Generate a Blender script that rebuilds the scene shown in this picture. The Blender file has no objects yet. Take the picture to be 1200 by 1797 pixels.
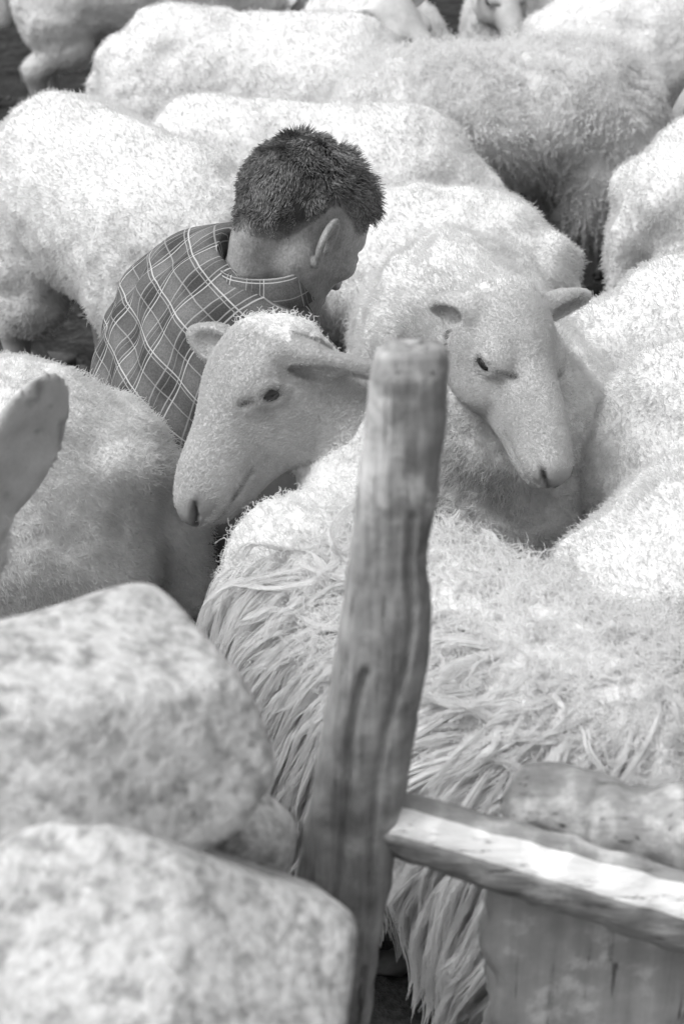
import bpy, math, random
import numpy as np
from mathutils import Vector, Matrix

# ------------------------------------------------------------------ camera, sky, sun, exposure
scene = bpy.context.scene
R = math.radians
CAM_H, PITCH, FPX = 1.5, 27.0, 2995.0          # camera height, degrees down, focal length in photo pixels
cam = bpy.data.cameras.new("camera")
cam.sensor_fit = 'VERTICAL'; cam.sensor_height = 36.0; cam.sensor_width = 24.0
cam.lens = 60.0
cam.clip_start = 0.05; cam.clip_end = 500
cam.dof.use_dof = True; cam.dof.focus_distance = 2.35; cam.dof.aperture_fstop = 7.0
camo = bpy.data.objects.new("camera", cam)
scene.collection.objects.link(camo)
camo.location = (0, 0, CAM_H)
camo.rotation_euler = (R(90 - PITCH), 0, 0)
scene.camera = camo

SUN_EL, SUN_AZ = 60.0, -108.0                    # azimuth measured from +Y towards +X
world = bpy.data.worlds.new("World"); scene.world = world; world.use_nodes = True
wn = world.node_tree; wn.nodes.clear()
sky = wn.nodes.new('ShaderNodeTexSky'); sky.sky_type = 'NISHITA'; sky.sun_disc = False
sky.sun_elevation = R(SUN_EL); sky.sun_rotation = R(SUN_AZ); sky.dust_density = 4.0; sky.air_density = 1.0
bw = wn.nodes.new('ShaderNodeRGBToBW'); bg = wn.nodes.new('ShaderNodeBackground'); wo = wn.nodes.new('ShaderNodeOutputWorld')
bg.inputs['Strength'].default_value = 0.15
wn.links.new(sky.outputs[0], bw.inputs[0]); wn.links.new(bw.outputs[0], bg.inputs[0]); wn.links.new(bg.outputs[0], wo.inputs[0])

sun = bpy.data.lights.new("sun", 'SUN'); sun.energy = 0.8; sun.angle = R(28); sun.color = (1, 1, 1)
suno = bpy.data.objects.new("sun", sun); scene.collection.objects.link(suno)
sd = Vector((math.sin(R(SUN_AZ)) * math.cos(R(SUN_EL)), math.cos(R(SUN_AZ)) * math.cos(R(SUN_EL)), math.sin(R(SUN_EL))))
suno.rotation_euler = sd.to_track_quat('Z', 'Y').to_euler(); suno.location = (-4, 1, 6)
scene.view_settings.view_transform = 'Standard'; scene.view_settings.look = 'None'
scene.view_settings.exposure = 0.70; scene.view_settings.gamma = 1.0
scene.render.engine = 'CYCLES'
scene.cycles.max_bounces = 10; scene.cycles.diffuse_bounces = 5; scene.cycles.transparent_max_bounces = 6
scene.cycles.use_denoising = True; scene.cycles.denoiser = 'OPENIMAGEDENOISE'; scene.cycles.denoising_input_passes = 'RGB_ALBEDO_NORMAL'

# ------------------------------------------------------------------ helpers: pixels, noise, meshes
col = scene.collection
CP, SP = math.cos(R(PITCH)), math.sin(R(PITCH))
def ray(px, py):
    u = (px - 600) / FPX; v = (898.5 - py) / FPX
    return np.array([u, CP + SP * v, -SP + CP * v])
def at(px, py, t):                 # point on the pixel's ray at depth t along the optical axis
    return np.array([0, 0, CAM_H]) + t * ray(px, py)
def at_y(px, py, y):               # point on the pixel's ray where the ray meets the vertical plane y
    d = ray(px, py); return np.array([0, 0, CAM_H]) + d * (y / d[1])
def nrm(v):
    v = np.asarray(v, float); return v / np.linalg.norm(v)

def _hash(i, j, k, seed):
    n = (i * 374761393 + j * 668265263 + k * 2147483647 + seed * 974634781) & 0xffffffff
    n = ((n ^ (n >> 13)) * 1274126177) & 0xffffffff
    n = n ^ (n >> 16)
    return (n & 0xffff) / 32767.5 - 1.0
def vnoise(P, scale, seed=0):      # smooth value noise in -1..1 at points P (n,3)
    Q = P * scale; I = np.floor(Q).astype(np.int64); F = Q - I; F = F * F * (3 - 2 * F)
    r = 0
    for a in (0, 1):
        wa = F[:, 0] if a else 1 - F[:, 0]
        for b in (0, 1):
            wb = F[:, 1] if b else 1 - F[:, 1]
            for c in (0, 1):
                wc = F[:, 2] if c else 1 - F[:, 2]
                r = r + wa * wb * wc * _hash(I[:, 0] + a, I[:, 1] + b, I[:, 2] + c, seed)
    return r
def fbm(P, scale, seed=0, octaves=3):
    r = 0; a = 1.0
    for o in range(octaves):
        r = r + a * vnoise(P, scale * 2 ** o, seed + o * 17); a *= 0.5
    return r

def mesh_from(name, V, F, smooth=True):
    me = bpy.data.meshes.new(name)
    V = np.asarray(V, np.float32); F = np.asarray(F, np.int32)
    n = F.shape[1]
    me.vertices.add(len(V)); me.vertices.foreach_set('co', V.ravel())
    me.loops.add(F.size); me.loops.foreach_set('vertex_index', F.ravel())
    me.polygons.add(len(F)); me.polygons.foreach_set('loop_start', np.arange(0, F.size, n, dtype=np.int32))
    me.polygons.foreach_set('use_smooth', np.full(len(F), smooth))
    me.update(calc_edges=True); me.validate()
    return me
def fattr(me, name, vals):
    a = me.attributes.new(name, 'FLOAT', 'POINT'); a.data.foreach_set('value', np.asarray(vals, np.float32))
def link(name, data, mats=None, parent=None):
    o = bpy.data.objects.new(name, data); col.objects.link(o)
    if mats is not None:
        for m in (mats if isinstance(mats, (list, tuple)) else [mats]):
            data.materials.append(m)
    if parent is not None: o.parent = parent
    return o
def tag(o, label, cat=None, group=None, kind=None):
    if label: o['label'] = label
    if cat: o['category'] = cat
    if group: o['group'] = group
    if kind: o['kind'] = kind
    return o
def empty(name, loc, rz=0.0, scale=1.0):
    o = bpy.data.objects.new(name, None); o.empty_display_size = 0.1; col.objects.link(o)
    o.location = loc; o.rotation_euler = (0, 0, rz); o.scale = (scale,) * 3
    return o

# ------------------------------------------------------------------ signed distance modelling
class Field:
    def __init__(s, axes):
        s.ax = [np.asarray(a, np.float32) for a in axes]
        s.D = np.full([len(a) for a in axes], 9.0, np.float32)
    def block(s, lo, hi):
        sl = []
        for a, l, h in zip(s.ax, lo, hi):
            i = max(0, int(np.searchsorted(a, l)) - 1); j = min(len(a), int(np.searchsorted(a, h)) + 1)
            sl.append(slice(i, max(j, i)))
        sl = tuple(sl)
        g = [s.ax[0][sl[0]][:, None, None], s.ax[1][sl[1]][None, :, None], s.ax[2][sl[2]][None, None, :]]
        return sl, g
    def merge(s, sl, d, k, op):
        a = s.D[sl]
        if a.size == 0: return
        if op == '-': d = -d
        if op == '-':
            if k > 0:
                h = np.maximum(k - np.abs(a - d), 0) / k; s.D[sl] = np.maximum(a, d) + h * h * k * .25
            else: s.D[sl] = np.maximum(a, d)
        else:
            if k > 0:
                h = np.maximum(k - np.abs(a - d), 0) / k; s.D[sl] = np.minimum(a, d) - h * h * k * .25
            else: s.D[sl] = np.minimum(a, d)
    def ell(s, c, r, M=None, k=.03, op='+'):           # ellipsoid; M rows = its axes
        c = np.asarray(c, float); r = np.asarray(r, float)
        M = np.eye(3) if M is None else np.asarray(M)
        ext = np.abs(M.T) @ r + k * 1.5 + .02
        sl, g = s.block(c - ext, c + ext)
        X, Y, Z = g[0] - c[0], g[1] - c[1], g[2] - c[2]
        q0 = q1 = 0
        for i in range(3):
            p = X * M[i][0] + Y * M[i][1] + Z * M[i][2]
            q0 = q0 + (p / r[i]) ** 2; q1 = q1 + (p / r[i] ** 2) ** 2
        q0 = np.sqrt(q0); q1 = np.sqrt(q1) + 1e-9
        s.merge(sl, (q0 * (q0 - 1) / q1).astype(np.float32), k, op)
    def cone(s, a, b, ra, rb, k=.03, op='+'):          # round cone
        a = np.asarray(a, float); b = np.asarray(b, float); m = max(ra, rb) + k * 1.5 + .02
        sl, g = s.block(np.minimum(a, b) - m, np.maximum(a, b) + m)
        ba = b - a; X, Y, Z = g[0] - a[0], g[1] - a[1], g[2] - a[2]
        h = np.clip((X * ba[0] + Y * ba[1] + Z * ba[2]) / max(ba @ ba, 1e-9), 0, 1)
        d = np.sqrt((X - h * ba[0]) ** 2 + (Y - h * ba[1]) ** 2 + (Z - h * ba[2]) ** 2) - (ra + (rb - ra) * h)
        s.merge(sl, d.astype(np.float32), k, op)
    def chain(s, pts, rs, k=.03):
        for i in range(len(pts) - 1): s.cone(pts[i], pts[i + 1], rs[i], rs[i + 1], k)
    def sample(s, P):
        idx = []; fr = []
        for d in range(3):
            a = s.ax[d]; i = np.clip(np.searchsorted(a, P[:, d]) - 1, 0, len(a) - 2)
            idx.append(i); fr.append(np.clip((P[:, d] - a[i]) / (a[i + 1] - a[i]), 0, 1))
        r = 0
        for x in (0, 1):
            for y in (0, 1):
                for z in (0, 1):
                    w = (fr[0] if x else 1 - fr[0]) * (fr[1] if y else 1 - fr[1]) * (fr[2] if z else 1 - fr[2])
                    r = r + w * s.D[idx[0] + x, idx[1] + y, idx[2] + z]
        return r
    def grad(s, P, e=.006):
        g = np.stack([s.sample(P + d) - s.sample(P - d) for d in np.eye(3) * e], 1)
        return g / (np.linalg.norm(g, axis=1, keepdims=True) + 1e-9)
    def mesh(s):
        D = s.D; n = D.shape; S = D < 0; nc = (n[0] - 1, n[1] - 1, n[2] - 1)
        cells = []; poss = []; quads = []
        for axis in range(3):
            b, c = (axis + 1) % 3, (axis + 2) % 3
            s0 = [slice(None)] * 3; s1 = [slice(None)] * 3
            s0[axis] = slice(0, -1); s1[axis] = slice(1, None)
            m = S[tuple(s0)] != S[tuple(s1)]
            I = np.array(np.nonzero(m)); J = I.copy(); J[axis] += 1
            d0 = D[tuple(I)]; d1 = D[tuple(J)]; t = d0 / (d0 - d1)
            P = np.stack([s.ax[k][I[k]] for k in range(3)], 1).astype(np.float64)
            P[:, axis] += t * (s.ax[axis][J[axis]] - s.ax[axis][I[axis]])
            ok = (I[b] > 0) & (I[c] > 0) & (I[b] < n[b] - 1) & (I[c] < n[c] - 1)
            I = I[:, ok]; P = P[ok]; ins = d0[ok] < 0
            q = []
            for db, dc in ((-1, -1), (0, -1), (0, 0), (-1, 0)):
                C = I.copy(); C[b] += db; C[c] += dc
                f = (C[0] * nc[1] + C[1]) * nc[2] + C[2]
                q.append(f); cells.append(f); poss.append(P)
            q = np.stack(q, 1); q[~ins] = q[~ins][:, ::-1]
            quads.append(q)
        cells = np.concatenate(cells); poss = np.concatenate(poss); quads = np.concatenate(quads)
        u, inv = np.unique(cells, return_inverse=True)
        cnt = np.bincount(inv)
        V = np.stack([np.bincount(inv, poss[:, k]) / cnt for k in range(3)], 1)
        F = np.searchsorted(u, quads)
        return V, F
def smooth_mesh(V, F, it=2, lam=.5):
    E = np.concatenate([F[:, [0, 1]], F[:, [1, 2]], F[:, [2, 3]], F[:, [3, 0]]])
    n = len(V); a = np.concatenate([E[:, 0], E[:, 1]]); b = np.concatenate([E[:, 1], E[:, 0]])
    c = np.bincount(a, minlength=n)
    for _ in range(it):
        A = np.stack([np.bincount(a, V[b, k], minlength=n) for k in range(3)], 1) / np.maximum(c, 1)[:, None]
        V = V + lam * (A - V)
    return V
def vnormals(V, F):
    N = np.cross(V[F[:, 2]] - V[F[:, 0]], V[F[:, 3]] - V[F[:, 1]])
    R_ = np.stack([sum(np.bincount(F[:, i], N[:, k], minlength=len(V)) for i in range(4)) for k in range(3)], 1)
    return R_ / (np.linalg.norm(R_, axis=1, keepdims=True) + 1e-12)
def axis(lo, hi, h, flo=None, fhi=None, hf=None):      # grid coordinates, finer between flo and fhi
    if flo is None or hf >= h: return np.linspace(lo, hi, int((hi - lo) / h) + 2)
    flo = max(lo, flo); fhi = min(hi, fhi); a = []
    if flo - lo > h * .5: a.append(np.linspace(lo, flo, int((flo - lo) / h) + 2)[:-1])
    a.append(np.linspace(flo, fhi, int((fhi - flo) / hf) + 2))
    if hi - fhi > h * .5: a.append(np.linspace(fhi, hi, int((hi - fhi) / h) + 2)[1:])
    return np.concatenate(a)
def scatter(V, F, N, dens, rng):                       # random points on a quad mesh; dens per vertex, per square metre
    T = np.concatenate([F[:, [0, 1, 2]], F[:, [0, 2, 3]]])
    ar = .5 * np.linalg.norm(np.cross(V[T[:, 1]] - V[T[:, 0]], V[T[:, 2]] - V[T[:, 0]]), axis=1)
    w = ar * dens[T].mean(1); tot = w.sum(); n = int(tot)
    if n < 1: return np.zeros((0, 3)), np.zeros((0, 3))
    i = rng.choice(len(T), n, p=w / tot); a = rng.random(n); b = rng.random(n)
    f = a + b > 1; a[f] = 1 - a[f]; b[f] = 1 - b[f]; c = 1 - a - b
    bl = lambda A: c[:, None] * A[T[i, 0]] + a[:, None] * A[T[i, 1]] + b[:, None] * A[T[i, 2]]
    n_ = bl(N); return bl(V), n_ / (np.linalg.norm(n_, axis=1, keepdims=True) + 1e-9)
def hair_object(name, P, rad, mat, parent, lock=None):            # P (n strands, m points, 3), rad (m,) or (n, m)
    n, m = P.shape[:2]
    cu = bpy.data.hair_curves.new(name); cu.add_curves([m] * n)
    cu.points.foreach_set('position', np.ascontiguousarray(P, np.float32).ravel())
    r = np.broadcast_to(np.asarray(rad, np.float32), (n, m))
    cu.points.foreach_set('radius', np.ascontiguousarray(r).ravel())
    if lock is not None: cu.attributes.new('lock', 'FLOAT', 'CURVE').data.foreach_set('value', np.asarray(lock, np.float32))
    return link(name, cu, mat, parent)
def runit(rng, n):
    v = rng.normal(size=(n, 3)); return v / np.linalg.norm(v, axis=1, keepdims=True)
def unit(v): return v / (np.linalg.norm(v, axis=-1, keepdims=True) + 1e-9)

# ------------------------------------------------------------------ materials
class NT:
    def __init__(s, name, rough=.85, spec=.2):
        s.m = bpy.data.materials.new(name); s.m.use_nodes = True; s.t = s.m.node_tree; s.b = s.t.nodes['Principled BSDF']
        s.b.inputs['Roughness'].default_value = rough; s.b.inputs['Specular IOR Level'].default_value = spec
    def n(s, typ, **kw):
        x = s.t.nodes.new(typ)
        for k, v in kw.items(): setattr(x, k, v)
        return x
    def l(s, a, b): s.t.links.new(a, b)
    def val(s, x, sock):
        if isinstance(x, (int, float)): sock.default_value = x
        else: s.l(x, sock)
    def math(s, op, a, b=0.0, clamp=False):
        x = s.n('ShaderNodeMath', operation=op, use_clamp=clamp); s.val(a, x.inputs[0]); s.val(b, x.inputs[1]); return x.outputs[0]
    def ramp(s, v, lo, hi, a=0.0, b=1.0, smooth=True):
        x = s.n('ShaderNodeMapRange', interpolation_type='SMOOTHSTEP' if smooth else 'LINEAR')
        s.val(v, x.inputs[0])
        for i, q in zip((1, 2, 3, 4), (lo, hi, a, b)): x.inputs[i].default_value = q
        return x.outputs[0]
    def coord(s, scale=(1, 1, 1), kind='Object'):
        tc = s.n('ShaderNodeTexCoord'); mp = s.n('ShaderNodeMapping'); mp.inputs['Scale'].default_value = scale
        s.l(tc.outputs[kind], mp.inputs[0]); return mp.outputs[0]
    def noise(s, co, scale, detail=4, rough=.55, dist=0.0):
        x = s.n('ShaderNodeTexNoise'); s.l(co, x.inputs['Vector']); x.inputs['Scale'].default_value = scale
        x.inputs['Detail'].default_value = detail; x.inputs['Roughness'].default_value = rough; x.inputs['Distortion'].default_value = dist
        return x.outputs['Fac']
    def attr(s, name): return s.n('ShaderNodeAttribute', attribute_name=name).outputs['Fac']
    def grey(s, v, sock='Base Color'):
        c = s.n('ShaderNodeCombineColor')
        for i in range(3): s.val(v, c.inputs[i])
        s.l(c.outputs[0], s.b.inputs[sock])
    def bump(s, h, dist, strength=1.0):
        x = s.n('ShaderNodeBump'); s.val(h, x.inputs['Height']); x.inputs['Distance'].default_value = dist; x.inputs['Strength'].default_value = strength
        s.l(x.outputs[0], s.b.inputs['Normal'])

def mat_sheep():
    m = NT('sheep_coat', .95, .12); co = m.coord()
    big = m.noise(co, 5, 5, .6); small = m.noise(co, 70, 4, .65); fine = m.noise(co, 320, 3)
    tone = m.attr('tone'); wool = m.attr('wool')
    v = m.math('MULTIPLY', tone, m.ramp(big, .3, .7, .84, 1.07))
    v = m.math('MULTIPLY', v, m.ramp(small, .3, .7, .93, 1.05))
    m.grey(m.math('MINIMUM', v, .84))
    h = m.math('ADD', m.math('MULTIPLY', m.math('MULTIPLY', small, wool), 1.0), m.math('MULTIPLY', fine, .14))
    m.bump(h, .008, .75)
    return m.m
def mat_fleece(name, base, dark=.9):
    m = NT(name, .9, .15); co = m.coord()
    big = m.noise(co, 12, 3); small = m.noise(co, 75, 2); lk = m.attr('lock')
    v = m.math('MULTIPLY', m.ramp(big, .3, .7, base * dark, base * 1.02), m.ramp(small, .3, .7, .9, 1.06))
    v = m.math('MULTIPLY', v, m.math('ADD', lk, 1.0)); m.grey(m.math('MINIMUM', v, .86))
    tr = m.n('ShaderNodeBsdfTranslucent'); mx = m.n('ShaderNodeMixShader'); mx.inputs[0].default_value = .42
    tr.inputs[0].default_value = (base,) * 3 + (1,)
    out = m.t.nodes['Material Output']
    m.l(m.b.outputs[0], mx.inputs[1]); m.l(tr.outputs[0], mx.inputs[2]); m.l(mx.outputs[0], out.inputs[0])
    return m.m
def mat_plain(name, v, rough=.8, spec=.2, var=.15, sc=40, bump=.002):
    m = NT(name, rough, spec); co = m.coord(); n = m.noise(co, sc, 4)
    m.grey(m.ramp(n, .25, .75, v * (1 - var), v * (1 + var)))
    if bump: m.bump(n, bump, .6)
    return m.m
def mat_skin():
    m = NT('weathered_skin', .55, .35); co = m.coord(); t = m.attr('tone')
    a = m.noise(co, 45, 4, .6); b = m.noise(co, 300, 3, .6); c = m.noise(m.coord((1, 1, .35)), 110, 3, .6, .6)
    v = m.math('MULTIPLY', t, m.ramp(a, .3, .7, .78, 1.18)); v = m.math('MULTIPLY', v, m.ramp(b, .3, .7, .85, 1.12))
    m.grey(v); m.bump(m.math('ADD', m.math('MULTIPLY', b, .4), c), .0022, .8)
    return m.m
def mat_plaid():
    m = NT('plaid_cotton', .92, .1)
    u, v = m.attr('pu'), m.attr('pv')
    wob = m.noise(m.coord(), 14, 2)
    u = m.math('ADD', u, m.math('MULTIPLY', wob, .006)); v = m.math('ADD', v, m.math('MULTIPLY', wob, .006))
    def line(x, per, off, w):
        f = m.math('PINGPONG', m.math('ADD', x, off + 50 * per), per / 2)     # 0 at multiples of the period
        return m.ramp(f, w * .55, w * 1.15, 1, 0)
    def band(x, per, off, lo, hi):
        f = m.math('PINGPONG', m.math('ADD', x, off + 50 * per), per / 2); return m.ramp(f, lo, hi, 0, 1)
    lines = None
    for (x, per, off, w, s) in ((u, .056, 0, .0010, .65), (u, .056, .006, .0009, .42), (u, .056, .028, .0011, .35), (u, .056, .019, .0008, .2), (v, .060, .0, .0010, .7), (v, .060, .030, .0010, .3), (v, .060, .0052, .0008, .4)):
        q = m.math('MULTIPLY', line(x, per, off, w), s)
        lines = q if lines is None else m.math('MAXIMUM', lines, q)
    base = m.math('MULTIPLY', m.math('ADD', m.math('MULTIPLY', band(u, .056, .012, .006, .022), .5), m.math('MULTIPLY', band(v, .060, .018, .008, .026), .5)), 1.0)
    g = m.ramp(base, 0, 1, .06, .16, False)
    wv = m.noise(m.coord(), 420, 2)
    g = m.math('MULTIPLY', g, m.ramp(wv, .3, .7, .82, 1.18))
    g = m.math('ADD', m.math('MULTIPLY', g, m.math('SUBTRACT', 1.0, lines)), m.math('MULTIPLY', lines, .62))
    m.grey(g); m.bump(wv, .0008, .6)
    return m.m
def mat_wood(name, lo, hi, along, sc=1.0):
    m = NT(name, .9, .15)
    s = [26 * sc] * 3; s[along] = 2.6 * sc; s2 = [120 * sc] * 3; s2[along] = 7 * sc
    g = m.noise(m.coord(tuple(s)), 1, 5, .65, .5); f = m.noise(m.coord(tuple(s2)), 1, 4, .65)
    blot = m.noise(m.coord(), 34, 4, .6); wt = m.noise(m.coord(), 9, 3, .5)
    x = m.math('ADD', m.math('MULTIPLY', g, .45), m.math('MULTIPLY', f, .3)); x = m.math('ADD', x, m.math('MULTIPLY', blot, .35))
    v = m.ramp(x, .38, .74, lo, hi, False)
    lich = m.ramp(m.math('MULTIPLY', blot, wt), .28, .42, 0, .55); v = m.math('ADD', v, m.math('MULTIPLY', lich, hi * .7))
    crack = m.ramp(f, .3, .38, .35, 1); v = m.math('MULTIPLY', v, crack)
    m.grey(v); m.bump(m.math('ADD', x, m.math('MULTIPLY', crack, .3)), .006, .8)
    return m.m
def mat_stone():
    m = NT('lichen_stone', .95, .1); co = m.coord()
    a = m.noise(co, 7, 4, .6); b = m.noise(co, 55, 6, .72, .1); c = m.noise(co, 120, 4, .6)
    v = m.ramp(a, .3, .7, .50, .66)
    v = m.math('MULTIPLY', v, m.ramp(b, .34, .56, .55, 1.06)); v = m.math('MULTIPLY', v, m.ramp(c, .3, .7, .8, 1.1))
    lich = m.ramp(m.noise(co, 38, 4, .6, .2), .62, .68, 0, .8); v = m.math('ADD', m.math('MULTIPLY', v, m.math('SUBTRACT', 1.0, lich)), m.math('MULTIPLY', lich, .72))
    m.grey(v); m.bump(m.math('ADD', b, m.math('MULTIPLY', c, .6)), .008, .6)
    return m.m
def mat_ground():
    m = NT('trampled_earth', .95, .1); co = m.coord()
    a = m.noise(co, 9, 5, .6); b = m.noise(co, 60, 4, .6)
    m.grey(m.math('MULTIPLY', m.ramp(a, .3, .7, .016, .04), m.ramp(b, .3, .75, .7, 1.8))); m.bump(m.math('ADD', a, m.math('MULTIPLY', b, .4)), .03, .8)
    return m.m

M_SHEEP = mat_sheep(); M_SHORN = mat_fleece('shorn_wool', .72, .88); M_LONG = mat_fleece('long_wool', .85, .92); M_CURL = mat_fleece('curly_wool', .86, .92); M_FACE = mat_fleece('face_hair', .62, .97)
M_EYE = NT('sheep_eye', .08, .6); M_EYE.grey(.02); M_EYE = M_EYE.m
M_SKIN = mat_skin(); M_PLAID = mat_plaid(); M_TROUSER = mat_plain('dark_trousers', .05); M_BOOT = mat_plain('boot_leather', .03, .6)
M_HAIR = NT('dark_hair', .6, .3); M_HAIR.grey(M_HAIR.math('MULTIPLY', M_HAIR.ramp(M_HAIR.noise(M_HAIR.coord(), 260, 2), .35, .65, .55, 1.5), M_HAIR.ramp(M_HAIR.noise(M_HAIR.coord(), 22, 2), .35, .65, .11, .20))); M_HAIR = M_HAIR.m
M_STONE = mat_stone(); M_GROUND = mat_ground()
M_POST = mat_wood('post_wood', .11, .52, 2); M_BARK = mat_wood('bark_wood', .17, .50, 0, 1.3); M_SPLIT = mat_wood('split_wood', .80, .92, 0, 1.6)
M_SLAB = mat_wood('slab_wood', .28, .62, 2, .5)

# ------------------------------------------------------------------ the setting: ground
def build_ground():
    n = 161; e = np.sign(np.linspace(-1, 1, n)) * (np.abs(np.linspace(-1, 1, n)) ** 3) * 150
    X, Y = np.meshgrid(e, e + 3, indexing='ij'); P = np.stack([X.ravel(), Y.ravel(), np.zeros(n * n)], 1)
    near = np.exp(-(P[:, 0] ** 2 + (P[:, 1] - 3) ** 2) / 60)
    P[:, 2] = fbm(P, 2.5, 3, 3) * .018 * near - .012
    i = np.arange(n * n).reshape(n, n); F = np.stack([i[:-1, :-1], i[1:, :-1], i[1:, 1:], i[:-1, 1:]], -1).reshape(-1, 4)
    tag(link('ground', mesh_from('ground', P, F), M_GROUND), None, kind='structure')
build_ground()
def build_litter():                                    # small stones and clods trodden into the yard
    rng = np.random.default_rng(5); V = []; F = []
    cube = np.array([[x, y, z] for x in (-1, 1) for y in (-1, 1) for z in (-1, 1)], float) * .58
    octa = np.concatenate([cube, np.eye(3), -np.eye(3)])
    quads = [(0, 1, 3, 2), (4, 6, 7, 5), (0, 4, 5, 1), (2, 3, 7, 6), (0, 2, 6, 4), (1, 5, 7, 3)]
    for _ in range(1500):
        s = rng.uniform(.008, .035); c = np.array([rng.uniform(-2.5, 2.5), rng.uniform(1.4, 6.5), s * .2])
        A = np.linalg.qr(rng.normal(size=(3, 3)))[0]
        v = (cube * (1 + rng.uniform(-.25, .25, (8, 1)))) @ A * s * np.array([1.3, 1, .7]) + c
        b = len(V) * 8; V.append(v); F += [tuple(b + k for k in q) for q in quads]
    o = link('loose_stones', mesh_from('loose_stones', np.concatenate(V), np.array(F)), mat_plain('trodden_stone', .09, .9, .1, .5, 20, .004))
    tag(o, 'small stones and clods trodden into the dark ground', 'stones', kind='stuff')
build_litter()

# ------------------------------------------------------------------ fence and wall in front
def loft(name, C, A, B, prof, mats, amp=.003, seed=0, sc=30, cap=True, matidx=None):
    """C (n,3) centres; A, B (n,3) half axes; prof (m,2) outline."""
    n, m = len(C), len(prof)
    V = (C[:, None] + A[:, None] * prof[None, :, :1] + B[:, None] * prof[None, :, 1:]).reshape(-1, 3)
    i = np.arange(n * m).reshape(n, m); j = np.roll(i, -1, 1)
    F = np.stack([i[:-1], j[:-1], j[1:], i[1:]], -1).reshape(-1, 4)
    d = V - np.repeat(C, m, 0); V = V + unit(d) * (fbm(V, sc, seed, 3) * amp)[:, None]
    caps = []
    if cap:
        for e, sgn in ((0, 1), (n - 1, -1)):           # caps from nested rings
            prev = i[e]; c = V[i[e]].mean(0)
            for f in (.75, .45, .15):
                ring = np.arange(m) + len(V); nv = c + (V[i[e]] - c) * f; nv = nv + runit(np.random.default_rng(seed + int(f * 100)), m) * amp * .5
                V = np.concatenate([V, nv])
                q = np.stack([prev, ring, np.roll(ring, -1), np.roll(prev, -1)], -1)
                caps.append(q if sgn > 0 else q[:, ::-1]); prev = ring
            k = np.arange(0, m - 2, 2)
            q = np.stack([np.full(len(k), prev[0]), prev[k + 1], prev[(k + 2) % m], prev[(k + 3) % m]], -1)[: max(1, (m - 2) // 2)]
            caps.append(q[:, ::-1] if sgn > 0 else q)
    me = mesh_from(name, V, np.concatenate([F] + caps) if caps else F)
    for mm in mats: me.materials.append(mm)
    if matidx is not None:
        mi = np.zeros(len(me.polygons), np.int32); w = np.tile(matidx, n - 1); mi[:len(w)] = w; me.polygons.foreach_set('material_index', mi)
    return me
def resample(T, n):
    T = np.asarray(T, float); s = np.linspace(0, 1, len(T)); q = np.linspace(0, 1, n)
    return np.stack([np.interp(q, s, T[:, k]) for k in range(T.shape[1])], 1)

PY = 1.14
def build_post():
    edge = [(608, 668, 776), (616, 659, 784), (650, 653, 787), (700, 647, 785), (760, 640, 781), (850, 629, 768), (960, 614, 748), (1000, 609, 746), (1050, 603, 757), (1100, 597, 757), (1150, 590, 750),
            (1250, 570, 733), (1370, 550, 712), (1450, 536, 695), (1560, 522, 682), (1660, 516, 664), (1800, 505, 645)]
    C = []; W = []
    for py, l, r in edge:
        a, b = at_y(l, py, PY), at_y(r, py, PY); C.append((a + b) / 2); W.append(abs(b[0] - a[0]) / 2)
    C = np.array(C); W = np.array(W)
    zs = C[:, 2]; x_low = np.interp(.1, [0, 1], [C[-1, 0] - .03, C[-1, 0]])
    C = np.concatenate([C, [[x_low, PY, .0], [x_low, PY, -.25]]]); W = np.concatenate([W, [.058, .05]])
    T = []                                             # resample by height
    z = np.linspace(C[0, 2], C[-1, 2], 260); o = np.argsort(C[:, 2])
    Cx = np.interp(z, C[o, 2], C[o, 0]); Ww = np.interp(z, C[o, 2], W[o])
    C2 = np.stack([Cx, np.full(260, PY), z], 1)
    th = np.linspace(0, 2 * np.pi, 150, endpoint=False)
    sq = lambda c: np.sign(c) * np.abs(c) ** .62
    prof = np.stack([sq(np.cos(th)), sq(np.sin(th))], 1)
    A = np.stack([Ww, 0 * Ww, 0 * Ww], 1); B = np.stack([0 * Ww, Ww * .85, 0 * Ww], 1)
    B[:, 1] = np.where(z > C2[0, 2] - .012, B[:, 1] * .8, B[:, 1])
    base = C2[-1].copy()
    me = loft('fence_post', C2[::-1] , A[::-1], B[::-1], prof, [M_POST], .0016, 4, 45)
    V = np.zeros(len(me.vertices) * 3, np.float32); me.vertices.foreach_get('co', V); V = V.reshape(-1, 3)
    G_ = V * np.array([150, 150, 9]); gr = vnoise(G_, 1, 3) + .6 * vnoise(G_ * 2.1, 1, 8); dv = V - np.stack([np.interp(V[:, 2], z[::-1], Cx[::-1]), np.full(len(V), PY), V[:, 2]], 1)
    V += unit(dv) * (-.0016 * np.clip(gr, 0, 1) - .0035 * np.clip(vnoise(V * np.array([120, 120, 4]), 1, 15) * 4 - 2.6, 0, 1))[:, None]
    # long drying cracks cut along the grain
    for k, (xo, z0, z1, d) in enumerate(((-.012, .35, .8, .006), (.014, .5, .93, .004), (.0, .2, .55, .006), (.02, .2, .5, .005))):
        cx = np.interp(V[:, 2], z[::-1], Cx[::-1]) + xo + .004 * np.sin(V[:, 2] * 23 + k)
        w = np.exp(-((V[:, 0] - cx) / .0035) ** 2) * (V[:, 2] > z0) * (V[:, 2] < z1) * (V[:, 1] < PY)
        V[:, 1] += w * d
    org = np.array([x_low, PY, 0.0]); V -= org
    me.vertices.foreach_set('co', V.ravel()); me.update()
    o = link('fence_post', me); o.location = org
    tag(o, 'upright weathered split timber post with a rounded top', 'post')
build_post()

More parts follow.
